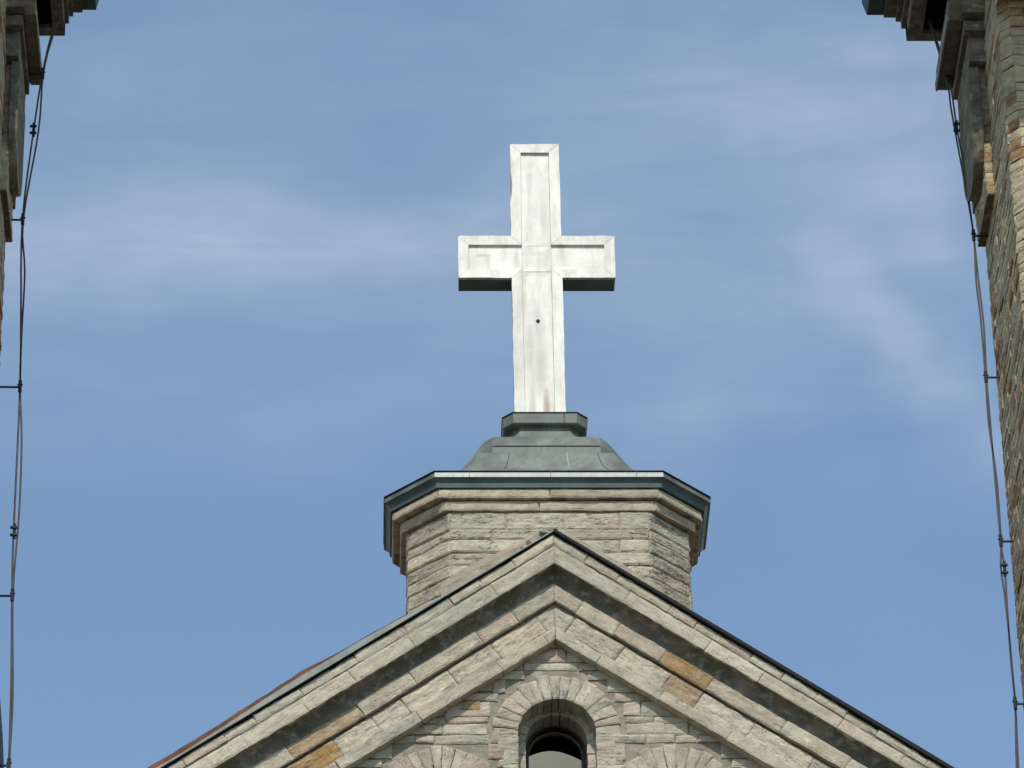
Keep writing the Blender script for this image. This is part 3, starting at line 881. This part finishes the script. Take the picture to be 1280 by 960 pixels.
    cn.box(X(-.84*ps), X(.1), Y1-.10, Y1+.08*ps, 43.062+dz, 43.262+dz)
    cn.build('main_cornice', M['tower_grey'], t)
    cf2 = MB(); cf2.loft([rect(.30, 43.12+dz), rect(.70, 43.14+dz)]); cf2.loft([rect(-.05, 43.02+dz), rect(.30, 43.05+dz), rect(.30, 43.2+dz)]); cf2.build('shade_soffit', M['dark'], t)  # near-black sheet holds the shade of the soffit recess in its colour
    gt = MB()
    gt.loft([rect(1.1, 43.505+dz), rect(1.36, 43.505+dz), rect(1.42, 43.72+dz), rect(1.0, 43.80+dz)], cap1=True)
    gt.build('gutter', M['dark_green'], t)
    # made-up slab on the street face above the view, added to shade the front
    shd = MB(); a, b = X(-.2), X(WX+.2)
    shd.box(a, b, Y0-1.9, Y0-.02, 41.55, 41.85)
    shd.build('shade_slab', M['tower_grey'], t)
    # spire
    sp = MB(); cxm = XI+sx*WX/2
    sp.loft([rect(-.3, 46.3), rect(0.25, 46.3), rect(.2, 46.6), [(cxm+dx_*.08, -.1+dy_*.08, 62) for dx_, dy_ in ((-sx, -1), (sx, -1), (sx, 1), (-sx, 1))]], cap1=True)
    sp.build('spire', M['fascia'], t)
    return t
M['smooth_plain'] = stone_mat('pale_edge_stone', (1, 1, 1.5), False, (.34, .33, .28), .3, .01)
tower(5.92, 1, 1.0, 0, 'right-hand limestone tower with dark green gutter and rust-coloured blocks, a thin cable before it', 31)
tower(-7.09, -1, .79, .06, 'left-hand limestone tower with dark green gutter, only its stepped inner edge in view', 47)

# copper capped turret low at the left edge
tt = empty('corner_turret', (-8.2, 2.9, 0), 'dark green curved copper cap low on the left edge beside the left tower', 'turret')
mb = MB()
def oct_(r, z, cx=-8.2, cy=2.9): return [(cx+r*math.cos(2*math.pi*k/16), cy-.3+r*math.sin(2*math.pi*k/16), z) for k in range(16)]
cp = MB(); cp.loft([oct_(1.33, 31.6), oct_(1.30, 32.2), oct_(1.25, 32.9), oct_(1.17, 33.7), oct_(1.0, 34.6), oct_(.7, 35.4), oct_(.25, 36.0), oct_(.03, 36.7)], cap1=True)
cp.build('copper_cap', M['dark_green'], tt)
mb.loft([oct_(1.15, 24), oct_(1.15, 31.7)], cap1=True); mb.build('turret_wall', M['render'], tt)

# ------------------------------------------------------------------ lightning conductors
def wire(pts, y, sub=4):
    # Catmull-Rom through x,z points
    P = [Vector((p[0], y, p[1])) for p in pts]; out = []
    for i in range(len(P)-1):
        a, b, c, d = P[max(i-1, 0)], P[i], P[i+1], P[min(i+2, len(P)-1)]
        for k in range(sub):
            t = k/sub
            out.append(tuple(.5*((2*b)+(c-a)*t+(2*a-5*b+4*c-d)*t*t+(3*b-a-3*c+d)*t**3)))
    out.append(tuple(P[-1])); return out
LA = [(-6.32, 43.6), (-6.45, 43.3), (-6.584, 42.832), (-6.681, 42.185), (-6.766, 41.255), (-6.862, 39.795), (-6.83, 38.4), (-6.797, 37.161), (-6.798, 34.97), (-6.783, 34.027), (-6.747, 32.812), (-6.732, 31.622), (-6.738, 30.9)]
LB = [(-6.30, 43.6), (-6.43, 43.3), (-6.562, 42.832), (-6.67, 42.185), (-6.701, 41.229), (-6.852, 39.795), (-6.801, 38.964), (-6.806, 37.956), (-6.797, 37.161), (-6.747, 36.353), (-6.738, 35.268), (-6.773, 34.027), (-6.719, 32.583), (-6.727, 31.622), (-6.728, 30.9)]
RA = [(5.242, 43.614), (5.362, 43.066), (5.47, 42.523), (5.553, 41.944), (5.56, 41.716), (5.595, 41.251), (5.675, 40.33), (5.731, 39.551), (5.716, 38.845), (5.736, 38.211), (5.738, 37.309), (5.731, 36.592), (5.776, 35.739), (5.764, 34.813), (5.737, 34.421), (5.759, 34.008), (5.774, 33.365), (5.78, 32.442), (5.761, 31.759), (5.741, 31.0)]
RB = [(5.259, 43.614), (5.384, 43.066), (5.492, 42.523), (5.586, 41.944), (5.621, 41.317), (5.682, 40.591), (5.731, 39.551), (5.747, 38.845), (5.77, 38.085), (5.749, 37.309), (5.752, 36.592), (5.754, 35.86), (5.764, 34.813), (5.786, 34.398), (5.777, 33.832), (5.77, 33.017), (5.78, 32.442), (5.749, 31.872), (5.711, 31.0)]
def conductor(A, B, zs, clamps, XI, sx, label):
    c = empty('lightning_conductor', (XI, 1.0, 31), label, 'lightning rod cable', 'lightning conductors on the towers')
    for P in (A, B):
        mb = MB(); mb.tube(wire(P, 1.0), .0125, 6); mb.build('cable', M['cable'], c, smooth=True)
    for (x, z) in zs:
        mb = MB(); mb.tube([(x-sx*.02, 1.0, z), (XI+sx*.04, 1.0, z+.005)], .016, 6)
        mb.tube([(x, 1.0, z-.075), (x, 1.0, z+.10)], .024, 8); mb.tube([(x-.035, .99, z+.03), (x+.035, .99, z+.03)], .013, 6)
        mb.build('bracket', M['iron'], c)
    for (x, z) in clamps:
        mb = MB(); mb.tube([(x, 1.0, z-.10), (x, 1.0, z+.12)], .021, 8)
        for q in (-.055, .055): mb.tube([(x-.05, .98, z+q), (x+.04, .98, z+q)], .022, 6)
        mb.build('clamp', M['iron'], c)
conductor(LA, LB, [(-6.676, 42.185), (-6.857, 39.795), (-6.797, 37.161), (-6.778, 34.027), (-6.73, 31.6)], [(-6.766, 41.255), (-6.79, 34.97)], -7.09, -1, 'pair of thin dark cables held off the left-hand tower by short iron brackets')
conductor(RA, RB, [(5.570, 41.944+.2), (5.731, 39.551), (5.742, 37.309), (5.764, 34.813), (5.78, 32.442)], [(5.621, 41.317), (5.784, 34.398)], 5.92, 1, 'pair of thin dark cables held off the right-hand tower by short iron brackets')
